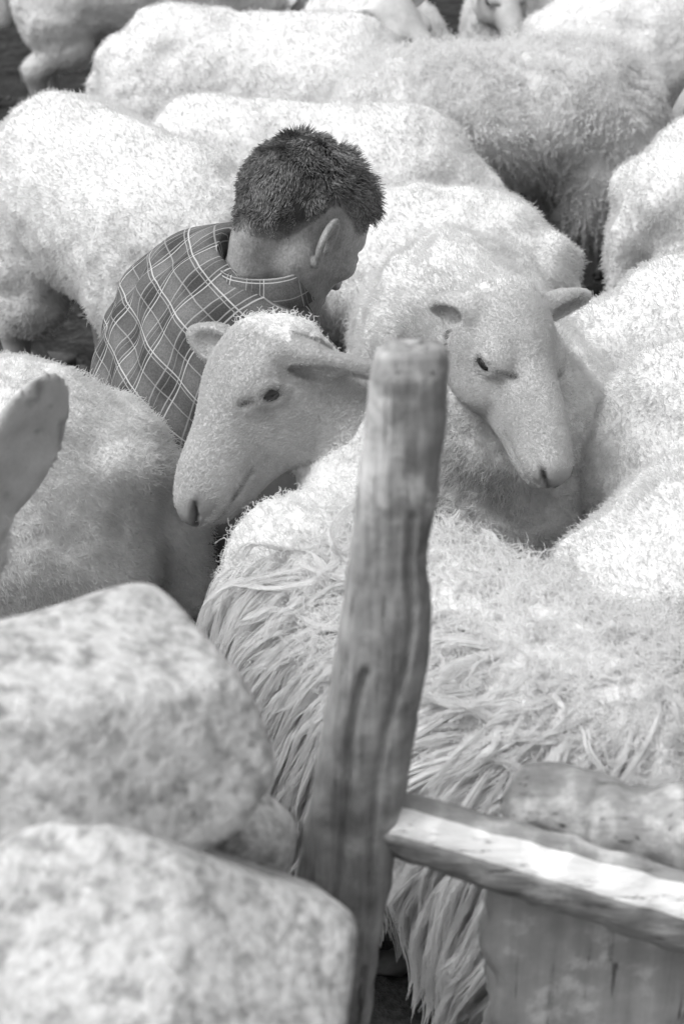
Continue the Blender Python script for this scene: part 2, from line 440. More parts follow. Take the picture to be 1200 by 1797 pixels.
def build_rail():
    a = at_y(672, 1432, PY); b = at(1240, 1606, 1.42); d = b - a
    n = 96; C = a + np.linspace(0, 2.2, n)[:, None] * d
    x = unit(d); side = unit(np.cross(x, [0, 0, 1])); up = np.cross(side, x)      # side points to the camera
    if side[1] > 0: side = -side; up = np.cross(x, side) * -1
    up = up if up[2] > 0 else -up
    # quarter-split log: broad fresh face on top, rounded bark below
    pr = np.array([(-1.0, .35), (-.5, .80), (-.1, .98), (.12, 1.0), (.36, .84), (.62, .62), (.90, .38), (1.0, .1), (.92, -.5), (.7, -.85), (.3, -1.0), (-.2, -.98), (-.7, -.7), (-1.0, -.2)])
    prof = resample(np.concatenate([pr, pr[:1]]), 57)[:-1]
    s = np.linspace(0, 1, n); w = .027 * (1 + .06 * np.sin(s * 9)); h = np.interp(s * 2.2 / 1.35, [0, .1, .35, .7, 1], [.024, .027, .031, .036, .038])
    A = side[None] * w[:, None]; B = up[None] * h[:, None]
    mi = np.zeros(56, np.int32); mid = (prof + np.roll(prof, -1, 0)) / 2
    mi[(mid[:, 0] > .36) & (mid[:, 1] > .26)] = 1
    me = loft('split_rail', C - a, A, B, prof, [M_BARK, M_SPLIT], .0028, 9, 45, True, mi)
    o = link('split_rail', me); o.location = a
    tag(o, 'split log rail with bright fresh wood along its upper face, joined to the post', 'rail')
build_rail()

def build_log():
    a = at(884, 1412, 1.49); b = at(1260, 1470, 1.43); d = b - a; n = 94
    s = np.linspace(0, 2.2, n); C = a + s[:, None] * d; C[:, 2] += .006 * np.sin(s * 8)
    x = unit(d); side = unit(np.cross(x, [0, 0, 1])); up = np.cross(side, x); up = up if up[2] > 0 else -up
    th = np.linspace(0, 2 * np.pi, 40, endpoint=False)
    prof = np.stack([np.cos(th), np.sin(th)], 1)
    h = np.interp(s, [0, .06, .15, .3, .5, 2.2], [.010, .029, .036, .033, .037, .040])
    me = loft('bark_log', C - a, side[None] * h[:, None], up[None] * h[:, None], prof, [M_BARK], .007, 21, 34)
    V = np.zeros(len(me.vertices) * 3, np.float32); me.vertices.foreach_get('co', V); V = V.reshape(-1, 3)
    k = at(1122, 1456, 1.39) - a; dd = np.linalg.norm(V - k, axis=1)     # a knot hole
    V += (unit(V - (C - a)[30]) * 0 + np.array([0, 1, 0])) * (np.exp(-(dd / .011) ** 2) * .02)[:, None]
    # a crack across the bark
    c2 = (V @ x) - float((at(1045, 1400, 1.43) - a) @ x); V += np.array([0, .8, -.4]) * (np.exp(-(c2 / .003) ** 2) * .008)[:, None]
    me.vertices.foreach_set('co', V.ravel()); me.update()
    o = link('bark_log', me); o.location = a
    tag(o, 'thick rough log with a knot hole lying above and behind the bright split rail', 'log')
build_log()

def build_slab():
    y = 1.15; n = 50
    x0 = at_y(856, 1650, y)[0]; z = np.linspace(-.1, .565, n)
    prof = resample(np.array([(-1, -1), (-.97, -1.2), (-.7, -1.0), (-.2, -1.1), (.3, -1.0), (1, -1.05), (1, 1), (0, 1), (-1, 1), (-1, -1)]), 65)[:-1]
    w = .24; C = np.stack([np.full(n, x0 + w) + .004 * np.sin(z * 19), np.full(n, y + .02), z], 1)
    A = np.tile([w, 0, 0], (n, 1)); B = np.tile([0, .024, 0], (n, 1))
    org = np.array([x0 + w, y, 0.0])
    me = loft('upright_slab', C - org, A, B, prof, [M_SLAB], .014, 33, 22)
    o = link('upright_slab', me); o.location = org
    tag(o, 'broad blotchy weathered slab standing upright under the split rail', 'slab')
build_slab()

def stone_mesh(r, seed, h=.007, p=3.0, amp=.2):
    ax = [np.linspace(-q * 1.45, q * 1.45, int(q * 2.9 / h)) for q in r]
    f = Field(ax); X, Y, Z = np.meshgrid(*ax, indexing='ij')
    q = (np.abs(X / r[0]) ** p + np.abs(Y / r[1]) ** p + np.abs(Z / r[2]) ** p) ** (1 / p)
    P = np.stack([X.ravel(), Y.ravel(), Z.ravel()], 1)
    nz = fbm(P, 1.1 / max(r), seed, 2) * amp + fbm(P, 22, seed + 5, 4) * .035
    rg = np.random.default_rng(seed); D = (q - 1 + nz.reshape(q.shape)) * min(r)
    for _ in range(11):                                # flat fracture faces
        n_ = runit(rg, 1)[0]; sup = np.linalg.norm(n_ * np.array(r)); d = X * n_[0] + Y * n_[1] + Z * n_[2] - sup * rg.uniform(.74, .95) + (fbm(P, 9, seed + 80, 2) * .004).reshape(q.shape)
        h = np.maximum(.012 - np.abs(D - d), 0) / .012; D = np.maximum(D, d) + h * h * .003
    f.D = D.astype(np.float32)
    V, F = f.mesh(); return smooth_mesh(V, F, 1, .4), F
def build_wall():
    root = empty('stone_wall', (-.25, 1.0, 0))
    tag(root, 'dry stone wall of pale rounded lichen-spotted boulders beside the post', 'wall')
    # (pixel centre, depth, radii, roll, seed)
    lst = [(100, 1280, 1.22, (.150, .12, .094), -13, 3), (190, 1705, 1.16, (.188, .14, .108), 15, 11), (60, 1470, 1.25, (.140, .12, .080), -4, 23), (418, 1455, 1.38, (.046, .065, .042), 0, 31),
           (-330, 1330, 1.3, (.14, .13, .12), 5, 41), (-420, 1700, 1.25, (.15, .14, .13), 0, 47)]
    for px, py, t, r, roll, sd_ in lst:
        V, F = stone_mesh(r, sd_)
        o = link('stone', mesh_from('stone', V, F), M_STONE, root)
        o.location = Vector(at(px, py, t)) - root.location; o.rotation_euler = (R(-12), R(roll), R(sd_ * 7 % 20))
    rng = np.random.default_rng(2)                     # lower courses down to the ground
    V, F = stone_mesh((.17, .15, .11), 61, .014); me = mesh_from('stone', V, F); me.materials.append(M_STONE)
    for zz in (.10, .27, .43):
        for k in range(3):
            o = bpy.data.objects.new('stone', me); col.objects.link(o); o.parent = root
            o.location = (-.62 + k * .29 + rng.uniform(-.02, .02) + .12 * (zz == .27) + .27 - .1, rng.uniform(-.06, -.02), zz); o.rotation_euler = (0, 0, rng.uniform(-.5, .5))
            o.scale = (1, 1, rng.uniform(.85, 1))
build_wall()

# ------------------------------------------------------------------ sheep
EYE_ME = None
def eye_mesh():
    global EYE_ME
    if EYE_ME is None:
        th = np.linspace(0, np.pi, 9); ph = np.linspace(0, 2 * np.pi, 16, endpoint=False)
        V = np.array([[np.sin(a) * np.cos(b), np.sin(a) * np.sin(b), np.cos(a)] for a in th for b in ph])
        i = np.arange(len(V)).reshape(9, 16); F = np.stack([i[:-1], i[1:], np.roll(i[1:], -1, 1), np.roll(i[:-1], -1, 1)], -1).reshape(-1, 4)
        EYE_ME = mesh_from('eye', V, F); EYE_ME.materials.append(M_EYE)
    return EYE_ME

def sheep(label, mid, heading, s=1.0, poll=None, face=None, head_up=(0, 0, 1), hs=1.0, width=.165, wool='shorn', res=.013, hres=.008, seed=1,
          ears=((-.2, .95, -.1), (-.2, .95, -.1)), ear_len=(1, 1), fuzz=1.0, tail=True, thick=0.0, group='sheep packed in the flock', tone_mul=1.0, hang=None, ear_wid=1.0, nolock=.10, neck_mid=None, woolline=.03, vr=.88, ul=1.0, ear_world=None, facehair=False, fuzz_len=1.0, nr=1.0, eye_u=.092, extra=()):
    """mid: world xy under the body's middle; poll, face: world position and direction of the head (or None)."""
    rng = np.random.default_rng(seed)
    ca, sa = math.cos(heading), math.sin(heading); Rw = np.array([[ca, sa, 0], [-sa, ca, 0], [0, 0, 1]])     # world -> local
    root = empty('sheep', (mid[0], mid[1], 0), heading); tag(root, label, 'sheep', group)
    tol = lambda p: Rw @ (np.asarray(p, float) - np.array([mid[0], mid[1], 0]))
    sc = lambda x, y, z: np.array([x, y, z]) * s
    if poll is None: poll_l = sc(.48, .02 * math.sin(seed), .45); f = nrm((.45, .1, -.88))
    else: poll_l = tol(poll); f = nrm(Rw @ np.asarray(face, float))
    hu = Rw @ np.asarray(head_up, float); hu = nrm(hu - f * (hu @ f)); lf = np.cross(hu, f)
    HM = np.array([f, lf, hu])
    H = lambda u, v, w: poll_l + (u * ul * f + v * lf + w * hu) * hs
    hc = H(.11, 0, -.05)
    lo = np.minimum(np.array([-.56, -.3, -.02]) * s, hc - .24 * hs); hi = np.maximum(np.array([.45, .3, .78]) * s, hc + .24 * hs)
    fl, fh = hc - .215 * hs, hc + .215 * hs
    fd = Field([axis(lo[k], hi[k], res, fl[k], fh[k], hres) for k in range(3)])
    W = width + thick
    T = thick
    # trunk
    zr = .205 + T; zc = zr * (1 - vr); zr *= vr
    fd.ell(sc(.19, 0, .485 + zc * .6), sc(.19 + T, W * .95, zr), k=.05)
    fd.ell(sc(0, 0, .47 + zc), sc(.30, W * 1.1, zr), k=.10)
    fd.ell(sc(-.22, 0, .495 + zc * .8), sc(.2 + T, W, zr), k=.10)
    fd.cone(sc(.22, 0, .655 + T), sc(-.28, 0, .66 + T), .032 * s, .030 * s, k=.075)
    for y in (-1, 1):
        fd.ell(sc(-.225, y * .095, .632 + T * .7), sc(.050, .032, .034), k=.05); fd.ell(sc(-.385, y * .06, .575 + T * .7), sc(.04, .03, .035), k=.05)
        fd.ell(sc(-.27, y * W * .58, .42), sc(.12 + T, .075, .15), k=.07)
        fd.ell(sc(.2, y * W * .6, .42), sc(.09 + T, .065, .15), k=.07)
    fd.ell(sc(.33 + T, 0, .43), sc(.09, .1, .12), k=.08)
    # neck from the shoulders to behind the poll
    n0 = sc(.25, 0, .53); n2 = H(.022, 0, -.068); n1 = (n0 + n2) / 2 + np.array([.02, 0, -.03]) * s if neck_mid is None else tol(neck_mid)
    fd.chain([n0, n1, n2], [(.14 + T) * s * nr, (.105 + T * .6) * s * nr, .060 * hs * min(1, nr * 1.15)], k=.05)
    for c_, r_ in extra: fd.ell(tol(c_), r_, k=.06)
    # legs
    for y in (-1, 1):
        y *= .105 * s
        fd.chain([np.array([.21 * s, y, .36 * s]), np.array([.215 * s, y, .22 * s]), np.array([.21 * s, y, .10 * s]), np.array([.225 * s, y, .035 * s])], [.055 * s, .032 * s, .023 * s, .026 * s], k=.03)
        fd.cone((.225 * s, y, .03 * s), (.245 * s, y, .014 * s), .026 * s, .024 * s, k=.01)
        fd.chain([np.array([-.25 * s, y, .38 * s]), np.array([-.22 * s, y, .30 * s]), np.array([-.335 * s, y, .225 * s]), np.array([-.32 * s, y, .09 * s]), np.array([-.30 * s, y, .035 * s])], [.09 * s, .062 * s, .034 * s, .024 * s, .026 * s], k=.03)
        fd.cone((-.30 * s, y, .03 * s), (-.28 * s, y, .014 * s), .026 * s, .024 * s, k=.01)
    if tail: fd.chain([sc(-.39 - T, 0, .60), sc(-.435 - T, 0, .50), sc(-.445 - T, 0, .36)], [.032 * s, .032 * s, .022 * s], k=.03)
    # head
    E = lambda c, r, k=.02, op='+', M=HM: fd.ell(H(*c), np.array(r) * hs, M, k * hs, op)
    Cn = lambda a, b, ra, rb, k=.02, op='+': fd.cone(H(*a), H(*b), ra * hs, rb * hs, k * hs, op)
    E((.045, 0, -.040), (.075, .053, .056), .03)
    E((.12, 0, -.050), (.115, .037, .041), .02)
    Cn((.08, 0, -.026), (.19, 0, -.036), .026, .020, .02)                    # roman nose
    E((.213, 0, -.054), (.036, .029, .029), .018)                            # muzzle
    E((.203, 0, -.079), (.030, .020, .014), .010)                            # lower lip
    Cn((.055, 0, -.106), (.18, 0, -.083), .034, .016, .025)                   # jaw
    for y in (-1, 1):
        E((.068, y * .030, -.084), (.050, .022, .042), .02)                   # cheek
        E((eye_u - .007, y * .041, -.026), (.030, .017, .019), .015)                 # brow
        E((.226, y * .016, -.046), (.016, .010, .011), .010)                 # nostril wing
    def side(u, w, y):                                                       # where the flank of the face lies
        v = np.linspace(.09, .0, 91); d = fd.sample(np.array([H(u, y * a, w) for a in v])); h = np.nonzero(d < 0)[0]
        return v[h[0]] if len(h) else .05
    eye_v = {}
    EC = np.array([eye_u, -.040]); EA = np.array([.78, .62]); EB = np.array([-.62, .78])     # eye centre, long axis, short axis in (u, w)
    for y in (-1, 1):
        on = lambda a, b, o=0.0: (lambda p: (p[0], y * (side(p[0], p[1], y) + o), p[1]))(EC + EA * a + EB * b)
        c0 = on(0, 0); ev = abs(c0[1]); eye_v[y] = ev; m0 = side(.165, -.0725, y); m1 = side(.215, -.070, y)
        pe, qe = on(.016, 0), on(-.016, 0); eax = nrm(np.array(pe) - np.array(qe)); enr = np.array([0, y, 0.]); enr = nrm(enr - eax * (enr @ eax)); eM = np.array([eax, enr, np.cross(eax, enr)]) @ HM
        lids = [[on(-.0185, -.001, -.001), on(-.009, b * .9, -.0012), on(.001, b * 1.08, -.0012), on(.010, b * .75, -.0012), on(.019, -.003, -.001)] for b in (.0105, -.0095)]
        g0, g1 = on(.024, -.003, .002), on(.036, -.006, .0)
        fd.ell(H(*c0) + enr @ HM * .001 * hs, np.array([.0185, .0085, .0100]) * hs, eM, .005 * hs, '-')
        eye_v[y] = (H(*c0) - (enr @ HM) * .0062 * hs, eM)
        for arc, b in zip(lids, (.0050, .0038)):
            for p0, p1 in zip(arc[:-1], arc[1:]): Cn(p0, p1, b, b, .004)
        Cn(g0, g1, .0030, .0048, .004, '-')                                  # tear gland
        Cn((.168, y * m0, -.0735), (.195, y * (m0 + m1) / 2, -.0735), .0030, .0030, .003, '-')          # mouth
        Cn((.195, y * (m0 + m1) / 2, -.0735), (.224, y * .020, -.070), .0030, .0028, .003, '-')
        Cn((.224, y * .020, -.070), (.247, 0, -.066), .0028, .0026, .003, '-')
        fu = lambda v, w: (lambda uu, d: uu[np.nonzero(d < 0)[0][0]] if (d < 0).any() else .24)(*(lambda uu: (uu, fd.sample(np.array([H(a, y * v, w) for a in uu]))))(np.linspace(.275, .20, 76)))
        for (v0, w0), (v1, w1), r0, r1 in (((.0075, -.0575), (.0150, -.0500), .0026, .0042), ((.0150, -.0500), (.0225, -.0395), .0042, .0030)):
            Cn((fu(v0, w0), y * v0, w0), (fu(v1, w1), y * v1, w1), r0, r1, .003, '-')     # nostril
    Cn((.249, 0, -.040), (.247, 0, -.066), .0026, .0024, .004, '-')
    ear_c = []
    for y, e, el in ((1, ears[0], ear_len[0]), (-1, ears[1], ear_len[1])):
        d = nrm(e[0] * f + e[1] * y * lf + e[2] * hu)
        fr = f * .75 + hu * .45 if len(e) < 6 else e[3] * f + e[4] * y * lf + e[5] * hu
        if ear_world is not None:
            ew = ear_world[0 if y > 0 else 1]; d = nrm(Rw @ np.array(ew[:3])); fr = Rw @ np.array(ew[3:])
        nn = nrm(fr - d * (fr @ d)); b = np.cross(d, nn)
        base = H(.018, y * .050, -.028); L = .060 * hs * el; c = base + d * L * .95; M3 = np.array([d, b, nn]); ear_c.append((c, M3, L))
        fd.cone(base, base + d * .03 * hs, .017 * hs, .017 * hs, .015 * hs)
        if ear_wid > 1.5: fd.ell(c, (L, .0265 * hs * ear_wid, .0085 * hs), M3, .014 * hs)
        else: fd.ell(c - d * L * .18, (L * .82, .0265 * hs * ear_wid, .0095 * hs), M3, .014 * hs); fd.ell(c + d * L * .35, (L * .62, .0155 * hs * ear_wid, .0085 * hs), M3, .012 * hs)
        fd.ell(c + nn * .0120 * hs - d * L * .1, (L * .80, .0185 * hs * ear_wid, .0115 * hs), M3, .004 * hs, '-')
    V, F = fd.mesh(); V = smooth_mesh(V, F, 1, .45)
    N = vnormals(V, F)
    # zones
    q = (V - poll_l) @ HM.T / hs / np.array([ul, 1, 1])                                             # head coordinates
    inhead = np.clip((q[:, 0] + .005 + .25 * np.clip(-q[:, 2] - .07, 0, 1)) / .02, 0, 1) * (np.linalg.norm(q - np.array([.11, 0, -.05]), axis=1) < .225)
    inhead *= (np.abs(q[:, 1]) < np.interp(q[:, 0], [0, .08, .15, .25], [.078, .075, .055, .045])) & (q[:, 2] > np.interp(q[:, 0], [0, .07, .15, .25], [-.14, -.14, -.115, -.105])) & (q[:, 2] < .05) & (q[:, 0] < .3)
    def seg(a, b, ra, rb):
        h = np.clip(((V - a) @ (b - a)) / ((b - a) @ (b - a)), 0, 1); return np.linalg.norm(V - a - h[:, None] * (b - a), axis=1) - (ra + (rb - ra) * h)
    dn = np.minimum(seg(n0, n1, (.14 + T) * s * nr, (.105 + T * .6) * s * nr), seg(n1, n2, (.105 + T * .6) * s * nr, .060 * hs * min(1, nr * 1.15)))
    inhead *= 1 - np.clip((.010 - dn) / .008, 0, 1) * (q[:, 0] < .16) * np.clip((woolline - q[:, 0]) / .01 + (dn < .002) * (q[:, 0] < .1) * (q[:, 2] < -.09), 0, 1)
    ear = np.zeros(len(V)); inner = np.zeros(len(V))
    for c, M3, L in ear_c:
        p = (V - c) @ M3.T; e = (np.abs(p[:, 0]) < L * 1.1) & (np.abs(p[:, 1]) < .05 * hs) & (np.abs(p[:, 2]) < .025 * hs) & (p[:, 0] > -.8 * L)
        ear[e] = 1; inner[e & ((N @ M3[2]) > .3)] = 1
    bare = np.maximum(inhead, ear)
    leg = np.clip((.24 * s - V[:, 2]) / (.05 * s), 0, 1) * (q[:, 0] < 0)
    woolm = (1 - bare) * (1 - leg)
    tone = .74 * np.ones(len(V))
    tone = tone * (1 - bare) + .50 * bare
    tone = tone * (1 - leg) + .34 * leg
    tone = np.where(inner > 0, .54 + .10 * vnoise(V, 45, seed) - .18 * np.clip(vnoise(V, 80, seed + 2) * 3 - 1.2, 0, 1), tone)
    nose = np.clip((q[:, 0] - .216) / .018, 0, 1) * np.clip((q[:, 2] + .07) / .012, 0, 1) * np.clip((-.022 - q[:, 2]) / .012, 0, 1) * inhead
    tone = tone * (1 - .40 * nose)
    for y in (-1, 1):
        aa = np.clip((q[:, 1] * y - .0075) / .015, 0, 1); ds = np.hypot(q[:, 1] * y - (.0075 + .015 * aa), q[:, 2] - (-.0575 + .018 * aa)); tone *= 1 - .8 * np.exp(-(ds / .0048) ** 2) * (q[:, 0] > .205) * inhead
        du = q[:, [0, 2]] - EC; a_, b_ = du @ EA, du @ EB; sd_ = (q[:, 1] * y > .015) * inhead
        tone *= 1 - .78 * np.exp(-(((a_ - .031) / .0085) ** 2 + ((b_ + .005) / .0042) ** 2)) * sd_
        tone *= 1 - .62 * np.exp(-((a_ / .0205) ** 2 + (b_ / .0095) ** 2) ** 2) * sd_
        dn = np.linalg.norm((q - np.array([.150, y * .045, -.045])) / np.array([.035, .03, .02]), axis=1); tone *= 1 - .12 * np.exp(-dn ** 2) * inhead
    mouth = np.exp(-((q[:, 2] + .0725) / .0028) ** 2) * (q[:, 0] > .16) * inhead; tone *= 1 - .55 * mouth
    tone *= 1 + .10 * inhead * fbm(V, 28, seed + 8, 3)
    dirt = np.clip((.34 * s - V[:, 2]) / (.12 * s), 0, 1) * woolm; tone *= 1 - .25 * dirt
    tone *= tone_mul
    # woolly relief
    amp = woolm
    V = V + N * (amp * (fbm(V, 8 / s, seed, 2) * .011 + fbm(V, 32, seed + 3, 3) * (.0046 if wool == 'shorn' else .006)))[:, None]
    N = vnormals(V, F)
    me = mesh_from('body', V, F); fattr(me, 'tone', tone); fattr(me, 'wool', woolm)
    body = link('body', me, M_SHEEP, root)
    for y in (-1, 1):
        o = bpy.data.objects.new('eye', eye_mesh()); col.objects.link(o); o.parent = root
        ec, eM = eye_v[y]; eM = np.array([eM[0], eM[1], np.cross(eM[0], eM[1])])
        o.matrix_local = Matrix.Translation(Vector(ec)) @ Matrix(eM.T.tolist()).to_4x4() @ Matrix.Diagonal((.0175 * hs, .0105 * hs, .0102 * hs, 1))
    if facehair:
        P, Nn = scatter(V, F, N, np.clip(bare * (1 - nose) - 0.0, 0, 1) * (tone > .2) * 750000, rng); n = len(P)
        fl_ = -f * .8 + np.array([0, 0, -.35]); d = fl_ - Nn * (Nn @ fl_)[:, None]; d = unit(d + Nn * .22 + runit(rng, n) * .2 + np.stack([vnoise(P, 25, 70 + k) for k in range(3)], 1) * .08)
        L = rng.uniform(.003, .0055, n)
        hair_object('face_hair', np.stack([P - Nn * .0006, P + d * (L * .5)[:, None], P + (d - Nn * .25) * L[:, None]], 1), np.array([.00018, .00016, .00008]), M_FACE, root)
    # fleece, thinner on the side turned from the yard
    toc = (Rw @ (np.array([0, 0, CAM_H]) - np.array([mid[0], mid[1], .5])));
    Vc = np.array([toc[0], toc[1], toc[2] + .5]) - V; facing = (N * unit(Vc)).sum(1)
    vis = np.where(facing > -.35, 1.0, .12) * np.clip((V[:, 2] - .12) / .1, 0, 1)
    # off-frame body: little fleece needed where no step aside could show it
    Vw = V @ Rw + np.array([mid[0], mid[1], 0]); dep = Vw[:, 1] * CP + (CAM_H - Vw[:, 2]) * SP; fx = np.abs(Vw[:, 0] / np.maximum(dep, .1)) * FPX
    vis = vis * np.where(fx > 900, .25, 1.0)
    near = np.clip(2.4 / np.median(dep), .6, 1.25)
    if wool == 'shorn':
        P, Nn = scatter(V, F, N, woolm * vis * 80000 * fuzz * near ** 2, rng)
        n = len(P); L = rng.uniform(.005, .012, n) * (1 + .6 * (rng.random(n) < .05)); L *= (1 + .4 * vnoise(P, 30, seed)) * fuzz_len
        sw = np.stack([vnoise(P, 26 if fuzz_len < 2 else 17, seed + 40 + k) for k in range(3)], 1) * (1 if fuzz_len < 2 else 1.5)
        d0 = unit(Nn * .6 + runit(rng, n) * .5 + sw * .3 + np.array([-.25, 0, -.2])); d1 = unit(d0 + runit(rng, n) * .7 + sw * .25 + np.array([-.1, 0, -.35]))
        S = np.stack([P - Nn * .002, P + d0 * (L * .5)[:, None], P + d0 * (L * .5)[:, None] + d1 * (L * .5)[:, None]], 1)
        hair_object('fleece', S, np.array([.00036, .00030, .00012]) / near * (1 if fuzz_len < 2 else 1.5), M_SHORN, root)
    else:
        strands = []; rads = []; locks = []
        long = wool == 'long'
        # undercoat
        P, Nn = scatter(V, F, N, woolm * vis * 34000, rng); n = len(P); L = rng.uniform(.010, .020, n)
        d0 = unit(Nn * .6 + runit(rng, n) * .6 + np.array([0, 0, -.4])); m = 9
        tt = np.linspace(0, 1, m)[None, :, None]
        L = L * (1 + 1.6 * np.clip((Nn[:, 2] - .5) / .3, 0, 1)) * np.clip((np.linalg.norm(P - H(.06, 0, -.05), axis=1) / hs - .10) / .12, .3, 1); e0 = unit(np.cross(d0, runit(rng, n))); e1 = np.cross(d0, e0); cu_ = np.linspace(0, 1, m)[None, :, None] * 9 + rng.uniform(0, 6.3, n)[:, None, None]; am0 = (L * .16)[:, None, None] * np.minimum(1, tt * 3)
        strands.append((P - Nn * .002)[:, None] + d0[:, None] * tt * L[:, None, None] + (e0[:, None] * np.cos(cu_) + e1[:, None] * np.sin(cu_)) * am0); rads.append(np.tile(np.linspace(.0006, .0002, m), (n, 1))); locks.append(np.full(n, .0))
        # locks
        dens = 4000 if long else 4200
        away = np.clip((np.linalg.norm(V - H(.06, 0, -.05), axis=1) / hs - nolock) / .05, 0, 1)
        P, Nn = scatter(V, F, N, woolm * vis * dens * away, rng); n = len(P)
        topness = np.clip((Nn[:, 2] - .6) / .3, 0, 1)
        if long: L = rng.uniform(.17, .28, n) * (1 - .84 * topness) * np.clip((P[:, 2] - .16 * s) / (.34 * s), .30, 1)
        else: L = rng.uniform(.022, .045, n)
        L *= np.clip((.50 * s - P[:, 0]) / (.2 * s), .35, 1.0)
        steps = m - 1; path = [P - Nn * .003]
        sw = np.stack([vnoise(P, 6 if long else 12, seed + 60 + k) for k in range(3)], 1)
        flow = np.array(hang if hang is not None else (-.25, 0, -1.0))
        d = unit(Nn * .5 + sw * (.32 if long else .5) + flow * (.8 if long else .35) + runit(rng, n) * (.07 + .6 * topness)[:, None])
        lift = rng.uniform(.001, .018 if long else .007, n)
        for k in range(steps):
            p = path[-1] + d * (L / steps)[:, None]
            dist = fd.sample(p); g = fd.grad(p); need = np.maximum(lift * (.6 + .4 * k / steps) - dist, 0); p = p + g * np.minimum(need, .02)[:, None]; far = np.clip(dist - lift - .010, 0, .03) * np.clip((p[:, 2] - .22 * s) / (.08 * s), 0, 1); p = p - g * (far * .45)[:, None]
            path.append(p)
            d = unit(d * 1.0 + (flow * .5 + np.array([0, 0, -.5])) * (.34 if long else .2) * (1 - .7 * topness)[:, None] + runit(rng, n) * (.05 + .5 * topness)[:, None] + sw * .14)
        G = np.stack(path, 1)                                                # guides
        lt = rng.uniform(-.2, .12, n)
        nf = 26 if long else 8
        tang = unit(np.gradient(G, axis=1)); sd0 = unit(np.cross(Nn, d) + .3 * runit(rng, n)); bn = unit(np.cross(tang, np.broadcast_to(sd0[:, None], tang.shape))); cn = np.cross(tang, bn)
        t = np.linspace(0, 1, m); ph = vnoise(P, 14, seed + 9) * 5 + rng.uniform(0, 1.2, n); wl = rng.uniform(.7, 1.4, n) if long else rng.uniform(1.2, 2.4, n)
        am = (rng.uniform(.002, .006, n) if long else rng.uniform(.002, .0045, n))
        wav = am[:, None] * np.sin(t[None] * wl[:, None] * 6.28 + ph[:, None]) * np.minimum(1, t * 3)[None]
        wav2 = am[:, None] * np.cos(t[None] * wl[:, None] * 6.28 + ph[:, None]) * np.minimum(1, t * 3)[None]
        G = G + cn * wav[..., None] + bn * (wav2 * (.25 if long else .9))[..., None]
        cr = rng.uniform(.004, .010, n) if long else rng.uniform(.003, .006, n)
        for i in range(nf):
            a = rng.uniform(0, 6.28, n); rr = np.sqrt(rng.random(n)) * cr; prof = (1 - .88 * t ** 1.05)[None] * (1 + .15 * np.sin(t[None] * 11 + a[:, None]))
            S = G + (bn * (rr * .6 * np.cos(a))[:, None, None] + cn * (rr * np.sin(a))[:, None, None]) * prof[..., None]
            S = G[:, :1] + (S - G[:, :1]) * rng.uniform(.78, 1.06, n)[:, None, None]
            strands.append(S); rads.append(np.tile((.00042 if long else .0005) * (1 - .6 * t), (n, 1))); locks.append(lt)
        hair_object('fleece', np.concatenate(strands), np.concatenate(rads), M_LONG if long else M_CURL, root, np.concatenate(locks))
    return root

def between(a, b):                 # withers, hips -> middle and heading of a sheep
    a = np.array(a, float); b = np.array(b, float); d = a - b
    return (a + b) / 2, math.atan2(d[1], d[0])
def face_to(poll, muzzle): return np.asarray(muzzle) - np.asarray(poll)
SHEEP = []
def add(label, w, h, **kw):
    mid, hd = between(w, h); SHEEP.append(sheep(label, mid, hd, seed=len(SHEEP) * 7 + 3, **kw))

# long-fleeced ewe behind the post
pA, mA = at(432, 576, 2.07), at(286, 830, 2.03)
add('long-fleeced sheep just behind the wooden post, its face turned towards the stones', (.0, 1.77), (.28, 1.41), s=.84, vr=.74, poll=pA, face=face_to(pA, mA), head_up=(-.84, -.24, .48), hs=1.14, ul=.79, nr=.70, eye_u=.074, extra=((at(515, 1015, 2.03), (.085, .085, .10)),), hang=(.42, 0, -.9), nolock=.20, neck_mid=at(640, 770, 2.14), facehair=True, ear_world=((.95, .0, -.22, 0, -.5, -.8), (-.8, .35, .25, -.3, -.7, .2)), woolline=-.045,
    wool='long', res=.011, hres=.0032, width=.165, ears=((-.35, .92, -.08, .35, 0, -.8), (-.1, .95, .1)), ear_len=(1.1, .6), ear_wid=.85, thick=.015)
# ewe with the bowed head
pC, mC = at(902, 498, 2.2), at(1012, 802, 2.10)
add('sheep with a bowed narrow face and curly crown, between post and shorn rumps', (.25, 2.30), (.19, 2.66), s=.9, poll=pC, face=face_to(pC, mC), head_up=(.25, 0, 1), hs=1.05, ul=1.03, eye_u=.088, facehair=True, ear_world=((.8, .5, .06, .3, -.7, -.4), (-.62, .62, -.2, -.2, -.7, -.4)),
    res=.011, hres=.0035, ears=((-.6, .75, .15), (-.75, .65, .05)), ear_len=(.72, .66), ear_wid=.78, fuzz_len=1.5)
# sheep beside the stones, rump to the right
add('shorn sheep whose rounded rump shows between the checked shirt and the stone wall', (-.88, 1.93), (-.42, 1.97), s=1.0)
# the ear at the frame's edge
pU, mU = at(-92, 850, 1.70), at(-264, 1030, 1.56)
add('sheep showing only a large spotted ear before a shorn flank above the stones', (-.72, 1.30), (-1.04, 1.12), s=.8, poll=pU, face=face_to(pU, mU), hs=1.0,
    ears=((-.45, .35, .85, .3, .9, .0), (-.2, .95, -.1)), ear_len=(1.45, 1), hres=.005, ear_wid=2.0, fuzz=.5)
